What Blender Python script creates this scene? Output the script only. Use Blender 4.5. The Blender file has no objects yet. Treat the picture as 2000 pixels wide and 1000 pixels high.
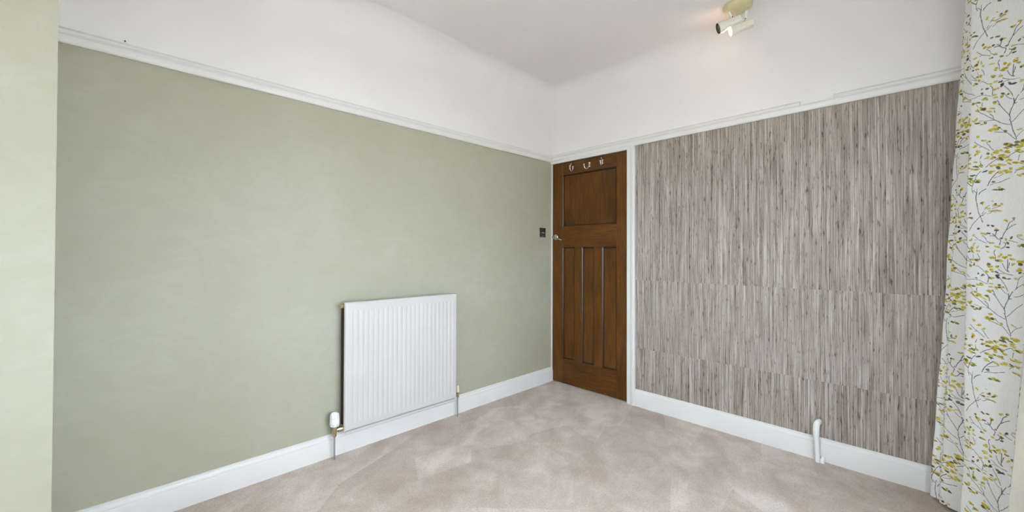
import bpy, bmesh, math, random
import numpy as np
from mathutils import Vector, Matrix

random.seed(7)
scene = bpy.context.scene
COL = scene.collection

# ------------------------------------------------------------------ room measures (metres)
H = 1.1788                 # eye height of the camera
YL = 2.406                 # face of the left (radiator) wall, wall runs along X
XR = 2.8935                # face of the door wall, wall runs along Y
YW = -0.43                 # face of the window wall
XB = -1.75                 # face of the wall behind
ZC = 2.64                  # ceiling
COVE = 0.17
ZRL, ZRR = 2.010, 2.016    # underside of the picture rails

# ------------------------------------------------------------------ camera
yaw, pit, rol = .79122, .0099, .0031
F = Vector((math.cos(yaw)*math.cos(pit), math.sin(yaw)*math.cos(pit), math.sin(pit)))
R = Vector((math.sin(yaw), -math.cos(yaw), 0))
U = R.cross(F)
R2 = R*math.cos(rol) + U*math.sin(rol)
U2 = -R*math.sin(rol) + U*math.cos(rol)
cam = bpy.data.cameras.new('camera')
cam.sensor_fit = 'HORIZONTAL'
cam.sensor_width = 36
cam.lens = 36*789.24/2000
cam.shift_y = -14.36/2000
cam.clip_start = .02
cam_o = bpy.data.objects.new('camera', cam)
COL.objects.link(cam_o)
M = Matrix((R2, U2, -F)).transposed().to_4x4()
M.translation = (0, 0, H)
cam_o.matrix_world = M
scene.camera = cam_o

# ------------------------------------------------------------------ light: overcast daylight through the window behind the camera
world = bpy.data.worlds.new('overcast_sky')
scene.world = world
world.use_nodes = True
bg = world.node_tree.nodes['Background']
bg.inputs['Color'].default_value = (.72, .86, 1.0, 1)
bg.inputs['Strength'].default_value = 9.0
WX0, WX1, WZ0, WZ1 = 0.22, 1.78, .46, 2.08     # window opening
VY0, VY1, VZ0, VZ1 = .45, 1.75, .75, 2.08      # unseen second window, added behind to brighten the curtain and door wall
def portal(name, w, h, loc, rot):            # sampling guide for the sky seen through a window
    a = bpy.data.lights.new(name, 'AREA')
    a.shape = 'RECTANGLE'
    a.size, a.size_y = w, h
    a.cycles.is_portal = True
    o = bpy.data.objects.new(name, a)
    COL.objects.link(o)
    o.location, o.rotation_euler = loc, rot
portal('window_daylight', WX1-WX0, WZ1-WZ0, ((WX0+WX1)/2, YW-.16, (WZ0+WZ1)/2), (math.pi/2, 0, math.pi))
portal('added_rear_window_daylight', VY1-VY0, VZ1-VZ0, (XB-.16, (VY0+VY1)/2, (VZ0+VZ1)/2), (math.pi/2, 0, math.pi/2))  # portal for the added, unseen rear window
sun = bpy.data.lights.new('sun', 'SUN')      # stands behind the house: lights the garden, not the room
sun.energy = 17
sun.color = (1, .97, .94)
sun.angle = .01
sun_o = bpy.data.objects.new('sun', sun)
COL.objects.link(sun_o)
sun_o.rotation_euler = (math.radians(-42), 0, math.radians(12))

vs = scene.view_settings
vs.view_transform = 'Standard'
vs.look = 'None'
vs.gamma = 1
vs.use_curve_mapping = False
vs.exposure = 0.80

# ------------------------------------------------------------------ helpers
def srgb(r, g, b):
    def c(v):
        v /= 255
        return v/12.92 if v <= .04045 else ((v+.055)/1.055)**2.4
    return (c(r), c(g), c(b), 1)

def tag(o, label=None, cat=None, group=None, kind=None):
    if label: o['label'] = label
    if cat: o['category'] = cat
    if group: o['group'] = group
    if kind: o['kind'] = kind
    return o

def empty(name, loc=(0, 0, 0)):
    o = bpy.data.objects.new(name, None)
    o.empty_display_size = .05
    o.location = loc
    COL.objects.link(o)
    bpy.context.view_layer.update()
    return o

def obj(name, bm, mats, parent=None, smooth=False, recalc=True):
    """link a bmesh (world coordinates) as one mesh object, origin at its own base"""
    if recalc:
        bmesh.ops.recalc_face_normals(bm, faces=bm.faces)
    vs_ = [v.co for v in bm.verts]
    mn = Vector((min(v.x for v in vs_), min(v.y for v in vs_), min(v.z for v in vs_)))
    mx = Vector((max(v.x for v in vs_), max(v.y for v in vs_), max(v.z for v in vs_)))
    org = Vector(((mn.x+mx.x)/2, (mn.y+mx.y)/2, mn.z))
    bmesh.ops.translate(bm, verts=bm.verts, vec=-org)
    me = bpy.data.meshes.new(name)
    bm.to_mesh(me)
    bm.free()
    if not isinstance(mats, (list, tuple)):
        mats = [mats]
    for m in mats:
        me.materials.append(m)
    if smooth:
        me.shade_smooth()
        if smooth is not True:
            me.set_sharp_from_angle(angle=math.radians(smooth))
    o = bpy.data.objects.new(name, me)
    COL.objects.link(o)
    o.location = org
    if parent:
        wl = Vector((0, 0, 0))
        p = parent
        while p:
            wl += p.location
            p = p.parent
        o.parent = parent
        o.location = org - wl
    return o

def box(bm, x0, x1, y0, y1, z0, z1, bev=0, seg=2, mi=0):
    b = bmesh.new() if bev else bm
    vs_ = [b.verts.new((x, y, z)) for x in (x0, x1) for y in (y0, y1) for z in (z0, z1)]
    fs = []
    for q in ((0, 1, 3, 2), (4, 6, 7, 5), (0, 4, 5, 1), (2, 3, 7, 6), (0, 2, 6, 4), (1, 5, 7, 3)):
        f = b.faces.new([vs_[i] for i in q])
        f.material_index = mi
        fs.append(f)
    if bev:
        bmesh.ops.recalc_face_normals(b, faces=b.faces)
        bmesh.ops.bevel(b, geom=b.edges[:], offset=bev, segments=seg, affect='EDGES', profile=.6)
        for f in b.faces:
            f.material_index = mi
        me = bpy.data.meshes.new('t')
        b.to_mesh(me)
        b.free()
        bm.from_mesh(me)
        bpy.data.meshes.remove(me)

def nb():
    return bmesh.new()

def prism(bm, prof, p0, p1, out, m0=0, m1=0, up=Vector((0, 0, 1))):
    """sweep a closed (d, z) profile from p0 to p1; d along 'out'; m0/m1 mitre factors"""
    p0, p1, out = Vector(p0), Vector(p1), Vector(out)
    t = (p1-p0).normalized()
    a = [bm.verts.new(p0 + out*d + up*z + t*(m0*d)) for d, z in prof]
    b = [bm.verts.new(p1 + out*d + up*z + t*(m1*d)) for d, z in prof]
    n = len(prof)
    for i in range(n):
        j = (i+1) % n
        bm.faces.new((a[i], a[j], b[j], b[i]))
    bm.faces.new(a[::-1])
    bm.faces.new(b)

def frame_of(d):
    d = d.normalized()
    a = Vector((0, 0, 1)) if abs(d.z) < .9 else Vector((1, 0, 0))
    u = d.cross(a).normalized()
    return u, u.cross(d).normalized()

def lathe(bm, p, d, prof, seg=20, cap=True):
    """prof: list of (distance along d, radius)"""
    p, d = Vector(p), Vector(d).normalized()
    u, v = frame_of(d)
    rings = []
    for t, r in prof:
        rings.append([bm.verts.new(p + d*t + (u*math.cos(k*2*math.pi/seg) + v*math.sin(k*2*math.pi/seg))*r) for k in range(seg)])
    for a, b in zip(rings, rings[1:]):
        for k in range(seg):
            bm.faces.new((a[k], a[(k+1) % seg], b[(k+1) % seg], b[k]))
    if cap:
        bm.faces.new(rings[0][::-1])
        bm.faces.new(rings[-1])

def catmull(pts, n):
    P = [Vector(p) for p in pts]
    P = [2*P[0]-P[1]] + P + [2*P[-1]-P[-2]]
    out = []
    for i in range(1, len(P)-2):
        for k in range(n):
            t = k/n
            a, b, c, d = P[i-1], P[i], P[i+1], P[i+2]
            out.append(.5*((2*b) + (c-a)*t + (2*a-5*b+4*c-d)*t*t + (3*b-a-3*c+d)*t**3))
    out.append(P[-2])
    return out

def tube(bm, pts, r, seg=12):
    pts = [Vector(p) for p in pts]
    rs = r if isinstance(r, (list, tuple)) else [r]*len(pts)
    u = None
    rings = []
    for i, p in enumerate(pts):
        t = (pts[min(i+1, len(pts)-1)] - pts[max(i-1, 0)]).normalized()
        if u is None:
            u, v = frame_of(t)
        else:
            u = (u - t*u.dot(t)).normalized()
            v = t.cross(u)
        v = t.cross(u)
        rings.append([bm.verts.new(p + (u*math.cos(k*2*math.pi/seg) + v*math.sin(k*2*math.pi/seg))*rs[i]) for k in range(seg)])
    for a, b in zip(rings, rings[1:]):
        for k in range(seg):
            bm.faces.new((a[k], a[(k+1) % seg], b[(k+1) % seg], b[k]))
    bm.faces.new(rings[0][::-1])
    bm.faces.new(rings[-1])

def ball(bm, p, r, seg=12):
    bmesh.ops.create_uvsphere(bm, u_segments=seg, v_segments=max(6, seg//2), radius=r, matrix=Matrix.Translation(Vector(p)))

# ------------------------------------------------------------------ materials
class NT:
    def __init__(self, name):
        self.m = bpy.data.materials.new(name)
        self.m.use_nodes = True
        self.n = self.m.node_tree.nodes
        self.l = self.m.node_tree.links
        self.b = self.n['Principled BSDF']
    def new(self, t, **kw):
        x = self.n.new(t)
        for k, v in kw.items():
            setattr(x, k, v)
        return x
    def link(self, a, b):
        self.l.new(a, b)
    def val(self, sock, v):
        if isinstance(v, (int, float)):
            sock.default_value = v
        elif isinstance(v, (tuple, list)):
            sock.default_value = v
        else:
            self.link(v, sock)
    def math(self, op, a, b=None, c=None, clamp=False):
        x = self.new('ShaderNodeMath', operation=op, use_clamp=clamp)
        self.val(x.inputs[0], a)
        if b is not None: self.val(x.inputs[1], b)
        if c is not None: self.val(x.inputs[2], c)
        return x.outputs[0]
    def comb(self, x, y, z):
        c = self.new('ShaderNodeCombineXYZ')
        for i, v in enumerate((x, y, z)):
            self.val(c.inputs[i], v)
        return c.outputs[0]
    def pos(self):
        g = self.new('ShaderNodeNewGeometry')
        s = self.new('ShaderNodeSeparateXYZ')
        self.link(g.outputs['Position'], s.inputs[0])
        return g.outputs['Position'], s.outputs
    def noise(self, vec, scale, detail=3, rough=.5, dist=0):
        t = self.new('ShaderNodeTexNoise')
        self.link(vec, t.inputs['Vector'])
        t.inputs['Scale'].default_value = scale
        t.inputs['Detail'].default_value = detail
        t.inputs['Roughness'].default_value = rough
        t.inputs['Distortion'].default_value = dist
        return t.outputs['Fac']
    def ramp(self, fac, stops):
        r = self.new('ShaderNodeValToRGB')
        el = r.color_ramp.elements
        while len(el) < len(stops):
            el.new(.5)
        for e, (p, c) in zip(el, stops):
            e.position = p
            e.color = c
        self.link(fac, r.inputs[0])
        return r.outputs[0]
    def mix(self, fac, a, b, mode='MIX'):
        x = self.new('ShaderNodeMix', data_type='RGBA', blend_type=mode)
        self.val(x.inputs['Factor'], fac)
        self.val(x.inputs['A'], a)
        self.val(x.inputs['B'], b)
        return x.outputs['Result']
    def bump(self, h, strength, dist=.001):
        x = self.new('ShaderNodeBump')
        x.inputs['Strength'].default_value = strength
        x.inputs['Distance'].default_value = dist
        self.link(h, x.inputs['Height'])
        self.link(x.outputs[0], self.b.inputs['Normal'])

def set_mat(t, col, rough=.5, metal=0, spec=.5):
    t.val(t.b.inputs['Base Color'], col)
    t.val(t.b.inputs['Roughness'], rough)
    t.b.inputs['Metallic'].default_value = metal
    t.b.inputs['Specular IOR Level'].default_value = spec
    return t.m

def plain(name, col, rough=.5, metal=0, spec=.5, vary=.04, scale=30, bump=0):
    t = NT(name)
    p, _ = t.pos()
    n = t.noise(p, scale, 4)
    c2 = tuple(max(0, v*(1-vary*2)) for v in col[:3]) + (1,)
    c3 = tuple(min(1, v*(1+vary)) for v in col[:3]) + (1,)
    set_mat(t, t.ramp(n, [(.3, c2), (.7, c3)]), rough, metal, spec)
    if bump:
        t.bump(t.noise(p, 300, 3), bump, .0006)
    return t.m

# sage wall paint with roller marks and faint brushed patches
def paint_sage():
    t = NT('sage_wall_paint')
    p, s = t.pos()
    big = t.noise(p, 1.6, 3, .5, .6)
    swirl = t.noise(t.comb(t.math('MULTIPLY', s[0], 2.0), s[1], t.math('MULTIPLY', s[2], 3.2)), 2.6, 5, .62, 1.8)
    f = t.math('ADD', t.math('MULTIPLY', big, .5), t.math('MULTIPLY', swirl, .5))
    base = t.ramp(f, [(.30, srgb(170, 165, 143)), (.52, srgb(175, 171, 150)), (.72, srgb(182, 179, 160))])
    set_mat(t, base, t.ramp(swirl, [(.3, (.48, .48, .48, 1)), (.7, (.60, .60, .60, 1))]), 0, .42)
    t.bump(t.noise(p, 240, 3, .6), .25, .0006)
    return t.m

def paint_white(name='white_wall_emulsion', c=(236, 231, 228)):
    t = NT(name)
    p, _ = t.pos()
    n = t.noise(p, 2.2, 4)
    c1 = srgb(*[v-5 for v in c])
    set_mat(t, t.ramp(n, [(.3, c1), (.7, srgb(*c))]), .65, 0, .25)
    t.bump(t.noise(p, 260, 3, .6), .22, .0006)
    return t.m

def wallpaper():
    t = NT('grasscloth_wallpaper')
    p, s = t.pos()
    y, z = s[1], s[2]
    # horizontal joins between the printed lengths, slightly stepped from slat to slat
    step = t.math('MULTIPLY', t.noise(t.comb(t.math('SNAP', y, .06), 0, 0), 90, 0), .012)
    blk = t.math('MINIMUM', 1., t.math('FLOOR', t.math('DIVIDE', t.math('SUBTRACT', t.math('ADD', z, step), .452), .525)))
    blo = t.math('MULTIPLY', blk, 3.71)
    yy = t.math('ADD', y, t.math('MULTIPLY', t.noise(t.comb(t.math('MULTIPLY', y, 8.), t.math('MULTIPLY', z, 5.), blo), 1, 2), .003))
    fib = t.noise(t.comb(t.math('MULTIPLY', yy, 150.), t.math('MULTIPLY', z, 1.6), blo), 1, 2, .55)
    fine = t.noise(t.comb(t.math('MULTIPLY', yy, 330.), t.math('MULTIPLY', z, 7.), blo), 1, 2, .6)
    line = t.noise(t.comb(t.math('MULTIPLY', yy, 520.), t.math('MULTIPLY', z, 1.3), blo), 1, 1, .5)
    mott = t.noise(t.comb(t.math('MULTIPLY', yy, 260.), t.math('MULTIPLY', z, 90.), blo), 1, 2, .6)
    mid = t.noise(t.comb(t.math('MULTIPLY', yy, 38.), t.math('MULTIPLY', z, 3.2), blo), 1, 3, .6)
    knot = t.noise(t.comb(t.math('MULTIPLY', yy, 130.), t.math('MULTIPLY', z, 19.), blo), 1, 2, .5)
    kn = t.math('MULTIPLY', t.math('SUBTRACT', knot, .60, clamp=True), .9)
    v = t.math('ADD', t.math('ADD', t.math('MULTIPLY', fib, .34), t.math('MULTIPLY', fine, .28)), t.math('ADD', t.math('MULTIPLY', mid, .18), t.math('ADD', t.math('MULTIPLY', line, .20), t.math('MULTIPLY', mott, .06))))
    v = t.math('SUBTRACT', v, kn)
    c = t.ramp(v, [(.37, srgb(78, 67, 59)), (.44, srgb(122, 110, 99)), (.51, srgb(150, 138, 127)), (.58, srgb(176, 165, 154)), (.66, srgb(205, 196, 185))])
    set_mat(t, c, .7, 0, .3)
    t.bump(t.math('ADD', fib, t.math('MULTIPLY', fine, .6)), .35, .0012)
    return t.m

def carpet():
    t = NT('beige_carpet_pile')
    p, s = t.pos()
    x, y = s[0], s[1]
    # vacuum strokes: pile laid one way or the other
    rx = t.math('ADD', t.math('MULTIPLY', x, .80), t.math('MULTIPLY', y, .60))
    ry = t.math('SUBTRACT', t.math('MULTIPLY', y, .80), t.math('MULTIPLY', x, .60))
    st = t.math('ADD', t.math('MULTIPLY', t.noise(t.comb(t.math('MULTIPLY', rx, 1.6), t.math('MULTIPLY', ry, 3.0), 0), 1.3, 4, .6, .5), .6), t.math('MULTIPLY', t.noise(p, 7., 4, .65, .4), .4))
    vo = t.new('ShaderNodeTexVoronoi', feature='F1')
    t.link(t.comb(t.math('MULTIPLY', rx, 1.0), t.math('MULTIPLY', ry, 2.1), 0), vo.inputs['Vector'])
    vo.inputs['Scale'].default_value = 1.7
    sv = t.new('ShaderNodeSeparateColor')
    t.link(vo.outputs['Color'], sv.inputs[0])
    lay = t.math('ADD', t.math('MULTIPLY', st, .87), t.math('MULTIPLY', sv.outputs[0], .13))
    tuft = t.noise(p, 330, 2, .7)
    speck = t.noise(p, 105, 3, .75)
    a = t.ramp(lay, [(.38, srgb(190, 168, 151)), (.50, srgb(209, 189, 173)), (.62, srgb(228, 213, 201))])
    b = t.ramp(t.math('ADD', t.math('MULTIPLY', tuft, .6), t.math('MULTIPLY', speck, .4)), [(.34, (.62, .60, .58, 1)), (.5, (.95, .94, .93, 1)), (.66, (1.22, 1.21, 1.20, 1))])
    set_mat(t, t.mix(1, a, b, 'MULTIPLY'), .95, 0, .1)
    t.b.inputs['Sheen Weight'].default_value = .25
    t.bump(t.math('ADD', tuft, t.math('MULTIPLY', speck, .8)), .8, .004)
    return t.m

def oak(name, axis):
    """stained oak; axis = 'Z' upright grain, 'Y' grain along the rail"""
    t = NT(name)
    p, s = t.pos()
    oi = t.new('ShaderNodeObjectInfo')
    off = t.math('MULTIPLY', oi.outputs['Random'], 17.0)
    along, across = (s[2], s[1]) if axis == 'Z' else (s[1], s[2])
    g = t.noise(t.comb(t.math('MULTIPLY', across, 95.), t.math('MULTIPLY', along, 4.), off), 1, 4, .62, .5)
    pore = t.noise(t.comb(t.math('MULTIPLY', across, 420.), t.math('MULTIPLY', along, 16.), off), 1, 2, .6)
    cloud = t.noise(t.comb(t.math('MULTIPLY', across, 7.), t.math('MULTIPLY', along, 2.6), off), 1, 3, .6)
    v = t.math('ADD', t.math('ADD', t.math('MULTIPLY', g, .42), t.math('MULTIPLY', pore, .25)), t.math('MULTIPLY', cloud, .33))
    v = t.math('ADD', v, t.math('MULTIPLY', t.math('SUBTRACT', oi.outputs['Random'], .5), .05))
    c = t.ramp(v, [(.34, srgb(46, 24, 3)), (.46, srgb(78, 44, 7)), (.56, srgb(97, 58, 10)), (.70, srgb(124, 79, 20))])
    set_mat(t, c, t.ramp(cloud, [(.3, (.30, .30, .30, 1)), (.7, (.46, .46, .46, 1))]), 0, .35)
    t.bump(t.math('ADD', g, pore), .18, .0008)
    return t.m

M_sage = paint_sage()
M_white = paint_white()
M_ceil = M_white
M_paper = wallpaper()
M_carpet = carpet()
M_gloss = plain('white_gloss_woodwork', srgb(226, 222, 217), .32, 0, .5, .015, 6)
M_oakv = oak('dark_oak_upright', 'Z')
M_oakh = oak('dark_oak_cross', 'Y')
M_oakd = plain('dark_brown_moulding', srgb(50, 27, 11), .35, 0, .5, .15, 60)  # panel mouldings a darker brown than the rest of the door
M_chrome = plain('polished_chrome', (.72, .70, .68, 1), .12, 1, .5, .03)
M_dchrome = plain('black_nickel', (.30, .28, .28, 1), .16, 1, .5, .03)
M_brass = plain('worn_brass_nickel', srgb(206, 190, 160), .28, 1, .5, .12, 120)
M_rad = plain('radiator_enamel', srgb(205, 200, 195), .30, 0, .5, .01, 5)
M_fin = plain('dark_brown_fins', srgb(52, 42, 33), .6, .2, .4, .1, 40)  # dark brown for the fins, brackets and upper tapping
M_plastic = plain('white_plastic', srgb(236, 236, 232), .35, 0, .5, .02)
M_creamp = plain('aged_cream_plastic', srgb(232, 227, 212), .38, 0, .5, .03)
M_plate = plain('yellowed_enamel', srgb(214, 202, 158), .35, 0, .5, .04)
M_black = plain('dark_slot', srgb(30, 28, 26), .6)
M_pipe = plain('painted_copper_pipe', srgb(150, 150, 152), .4, .3, .5, .05)
M_wpipe = plain('white_painted_pipe', srgb(234, 233, 230), .4, 0, .5, .02)
M_lining = plain('cream_curtain_lining', srgb(226, 219, 203), .85, 0, .1, .02, 60)
M_upvc = plain('white_window_frame', srgb(240, 240, 240), .3)
M_olive_head = plain('lamp_head_inside', srgb(120, 112, 82), .5, .3)

def glass():
    t = NT('window_glass')
    n, l = t.n, t.l
    tr = t.new('ShaderNodeBsdfTransparent')
    gl = t.new('ShaderNodeBsdfGlossy')
    gl.inputs['Roughness'].default_value = .02
    mx = t.new('ShaderNodeMixShader')
    mx.inputs[0].default_value = .06
    t.link(tr.outputs[0], mx.inputs[1])
    t.link(gl.outputs[0], mx.inputs[2])
    t.link(mx.outputs[0], n['Material Output'].inputs[0])
    return t.m
M_glass = glass()

def emit(name, col, strength):
    t = NT(name)
    t.b.inputs['Base Color'].default_value = col
    t.b.inputs['Emission Color'].default_value = col
    t.b.inputs['Emission Strength'].default_value = strength
    return t.m

# ================================================================== STRUCTURE
def struct(name, bm, mats, label, parent=None, smooth=False):
    o = obj(name, bm, mats, parent, smooth)
    tag(o, label, None, None, 'structure')
    return o

# floor
bm = nb()
box(bm, XB-.1, XR+.12, YW-.2, YL+.1, -.06, 0)
struct('floor', bm, M_carpet, 'beige cut pile carpet with vacuum marks covering the whole floor')

# ceiling with a rounded cove running down to the walls
bm = nb()
N = 12
def ring(t):
    ins = COVE*(1-math.cos(t))
    z = ZC-COVE + COVE*math.sin(t)
    return [Vector(c) for c in ((XB+ins, YW+ins, z), (XR-ins, YW+ins, z), (XR-ins, YL-ins, z), (XB+ins, YL-ins, z))]
for k in range(4):
    prev = None
    for i in range(N+1):
        q = ring(i/N*math.pi/2)
        cur = (bm.verts.new(q[k]), bm.verts.new(q[(k+1) % 4]))
        if prev:
            f = bm.faces.new((prev[0], prev[1], cur[1], cur[0]))
            f.smooth = True
        prev = cur
q = ring(math.pi/2)
bm.faces.new([bm.verts.new(v) for v in q])
box(bm, XB-.1, XR+.12, YW-.2, YL+.1, ZC+.004, ZC+.10)
o = obj('ceiling', bm, M_ceil, recalc=False)
tag(o, 'white plastered ceiling with rounded cove at the walls', None, None, 'structure')

# left wall: sage below the picture rail, white above
bm = nb()
box(bm, XB-.1, XR+.12, YL, YL+.1, 0, ZRL+.03, mi=0)
box(bm, XB-.1, XR+.12, YL, YL+.1, ZRL+.03, ZC, mi=1)
struct('wall_left', bm, [M_sage, M_white], 'sage green painted wall with white band above the picture rail')

# chimney breast beside the alcove
bm = nb()
for z0, z1, mi in ((0, ZC, 0),):         # side splays back towards the alcove
    q = [(XB, 1.95), (-.131, 1.95), (-.185, YL), (XB, YL)]
    lo_ = [bm.verts.new((x, y, z0)) for x, y in q]
    hi_ = [bm.verts.new((x, y, z1)) for x, y in q]
    for k in range(4):
        bm.faces.new((lo_[k], lo_[(k+1) % 4], hi_[(k+1) % 4], hi_[k]))
    bm.faces.new(lo_[::-1])
    bm.faces.new(hi_)
struct('wall_chimney', bm, [M_sage, M_white], 'pale sage painted chimney breast standing forward of the radiator wall')

# door wall
DY0, DY1, DZ1 = 1.6285, 2.3945, 1.992       # door opening
bm = nb()
box(bm, XR, XR+.12, YW-.2, DY0-.006, 0, ZRR+.03, mi=0)
box(bm, XR, XR+.12, DY0-.006, YL, DZ1+.004, ZRR+.03, mi=1)
box(bm, XR, XR+.12, YW-.2, YL, ZRR+.03, ZC, mi=1)
box(bm, XR+.06, XR+.12, DY0-.006, YL, 0, DZ1+.004, mi=1)
struct('wall_right', bm, [M_paper, M_white], 'grey grasscloth papered wall with white band above the picture rail')

# wall behind and window wall (around the camera)
bm = nb()
box(bm, XB-.2, XB, YW-.2, YL+.1, 0, VZ0)
box(bm, XB-.2, XB, YW-.2, YL+.1, VZ1, ZC)
box(bm, XB-.2, XB, YW-.2, VY0, VZ0, VZ1)
box(bm, XB-.2, XB, VY1, YL+.1, VZ0, VZ1)
struct('wall_back', bm, M_white, 'white wall behind the viewpoint')
bm = nb()
box(bm, XB, XR, YW-.2, YW, 0, WZ0)
box(bm, XB, XR, YW-.2, YW, WZ1, ZC)
box(bm, XB, WX0, YW-.2, YW, WZ0, WZ1)
box(bm, WX1, XR, YW-.2, YW, WZ0, WZ1)
struct('wall_front', bm, M_white, 'white window wall behind the printed curtain')

# windows
fw = .055
def window(name, label, a0, a1, z0, z1, npan, along):
    """along 'X': in the window wall; along 'Y': in the wall behind"""
    def bx(bm, p0, p1, d0, d1, q0, q1, bev=0):
        if along == 'X': box(bm, p0, p1, YW+d0, YW+d1, q0, q1, bev)
        else: box(bm, XB+d0, XB+d1, p0, p1, q0, q1, bev)
    w = empty(name, ((a0+a1)/2, YW-.1, z0) if along == 'X' else (XB-.1, (a0+a1)/2, z0))
    tag(w, label, None, None, 'structure')
    bm = nb()
    for a in ((a0, a1, z0, z0+fw), (a0, a1, z1-fw, z1), (a0, a0+fw, z0+fw, z1-fw), (a1-fw, a1, z0+fw, z1-fw)):
        bx(bm, a[0], a[1], -.15, -.09, a[2], a[3])
    obj('window_frame', bm, M_upvc, w)
    pw = (a1-a0-2*fw)/npan
    for i in range(npan):
        p = a0+fw+i*pw
        if i:
            bm = nb()
            bx(bm, p-.022, p+.022, -.145, -.095, z0+fw, z1-fw)
            obj('mullion', bm, M_upvc, w)
        bm = nb()
        bx(bm, p+.022, p+pw-.022, -.123, -.119, z0+fw, z1-fw)
        obj('pane', bm, M_glass, w)
    bm = nb()
    bx(bm, a0, a1, -.088, .03, z0-.03, z0, .004)
    obj('window_sill', bm, M_upvc, w)
window('window_1', 'wide white framed window beside the viewpoint', WX0, WX1, WZ0, WZ1, 3, 'X')
window('added_rear_window', 'unseen white framed window added behind the viewpoint for extra light', VY0, VY1, VZ0, VZ1, 2, 'Y')

# ground outside: lawn a storey below
t = NT('pale_paving')
p_, _ = t.pos()
set_mat(t, t.ramp(t.noise(p_, 1.5, 5), [(.3, srgb(146, 144, 138)), (.7, srgb(164, 162, 156))]), .9)
bm = nb()
vs_ = [bm.verts.new(v) for v in ((-45, -45, -2.6), (30, -45, -2.6), (30, 30, -2.6), (-45, 30, -2.6))]
bm.faces.new(vs_)
tag(obj('ground', bm, t.m), 'pale paved ground outside below the windows', None, None, 'structure')

# ---------------------------------------------------------- baseboards
BB = [(0, 0), (.019, 0), (.019, .094), (.0175, .099), (.0145, .1005), (.0145, .104), (.0135, .113), (.010, .119), (.0075, .1215), (.0075, .125), (.005, .128), (0, .128)]
bm = nb()
prism(bm, BB, (-.184, YL, 0), (XR-.0, YL, 0), (0, -1, 0))
struct('baseboard_left', bm, M_gloss, 'white moulded skirting board under the radiator', smooth=25)
bm = nb()
prism(bm, BB, (XR, 1.5605, 0), (XR, YW, 0), (-1, 0, 0))
struct('baseboard_right', bm, M_gloss, 'white moulded skirting board under the grey wallpaper', smooth=25)
bm = nb()
prism(bm, BB, (XB, 1.95, 0), (-.131, 1.95, 0), (0, -1, 0))
struct('baseboard_chimney', bm, M_gloss, 'white moulded skirting board along the chimney breast', smooth=25)

# ---------------------------------------------------------- picture rails
RAIL = [(0, 0), (.012, 0), (.016, .004), (.019, .012), (.019, .030), (.0165, .035), (.011, .037), (.010, .041), (.0135, .045), (.0135, .053), (.010, .060), (.005, .064), (0, .065)]
RLOW = [(0, 0), (.012, 0), (.016, .004), (.019, .012), (.019, .030), (.0165, .035), (.011, .037), (.006, .040), (0, .041)]
bm = nb()
prism(bm, RAIL, (-.184, YL, ZRL), (XR, YL, ZRL), (0, -1, 0))
struct('trim_1', bm, M_gloss, 'white picture rail above the sage green wall', smooth=25)
tr2 = empty('trim_2', (XR, .6, ZRR))
tag(tr2, 'white picture rail above the grey wallpaper, chipped in the middle', None, None, 'structure')
for nm, a, b, pr in (('rail_section', YL-.019, .499, RAIL), ('chipped_section', .499, .343, RLOW), ('rail_section', .343, YW, RAIL)):
    bm = nb()
    prism(bm, pr, (XR, a, ZRR), (XR, b, ZRR), (-1, 0, 0))
    obj(nm, bm, M_gloss, tr2, 25)
# ---------------------------------------------------------- door casing
bm = nb()
prism(bm, [(0, 0), (.014, 0), (.014, .030), (.0165, .033), (.0165, .036), (.021, .040), (.023, .050), (.023, .062), (.020, .067), (0, .067)],
      (XR, DY0-.001, 0), (XR, DY0-.001, ZRR+.001), (-1, 0, 0), up=Vector((0, -1, 0)))
box(bm, XR, XR+.058, DY0-.006, DY0-.002, 0, DZ1+.004)
struct('trim_3', bm, M_gloss, 'white door casing between the oak door and the wallpaper', smooth=25)
bm = nb()
box(bm, XR-.014, XR+.058, DY0-.001, YL-.0, DZ1+.003, ZRR+.001, .0015)
struct('trim_4', bm, M_gloss, 'white head casing over the oak door')
bm = nb()
box(bm, XR-.006, XR+.058, DY1+.002, YL, 0, DZ1+.003, .001)
struct('trim_5', bm, M_gloss, 'thin white casing strip between oak door and sage wall')

# ================================================================== DOOR
DX = XR+.003                # door face
door = empty('door_1', (DX+.02, (DY0+DY1)/2, .01))
tag(door, 'dark stained oak panelled door with chrome handle and hooks', None, None, 'structure')
PT = .040
YS1, YS0 = 2.281, 1.729    # inner edges of the stiles
ZT, ZL1, ZL0, ZB = 1.882, 1.417, 1.229, .226
def dpart(name, y0, y1, z0, z1, mat, x0=DX, x1=DX+PT, bev=.0012):
    bm = nb()
    box(bm, x0, x1, y0, y1, z0, z1, bev, 1)
    return obj(name, bm, mat, door)
dpart('stile', YS1, DY1, .010, DZ1, M_oakv)
dpart('stile', DY0, YS0, .010, DZ1, M_oakv)
dpart('top_rail', YS0+.0005, YS1-.0005, ZT, DZ1, M_oakh)
dpart('lock_rail', YS0+.0005, YS1-.0005, ZL0, ZL1, M_oakh)
dpart('bottom_rail', YS0+.0005, YS1-.0005, .010, ZB, M_oakh)
MU = [(2.146, 2.068), (1.944, 1.864)]
for a, b in MU:
    dpart('muntin', b, a, ZB+.0005, ZL0-.0005, M_oakv)
OPEN = [(YS0, YS1, ZL1, ZT), (MU[0][0], YS1, ZB, ZL0), (MU[1][0], MU[0][1], ZB, ZL0), (YS0, MU[1][1], ZB, ZL0)]
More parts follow.
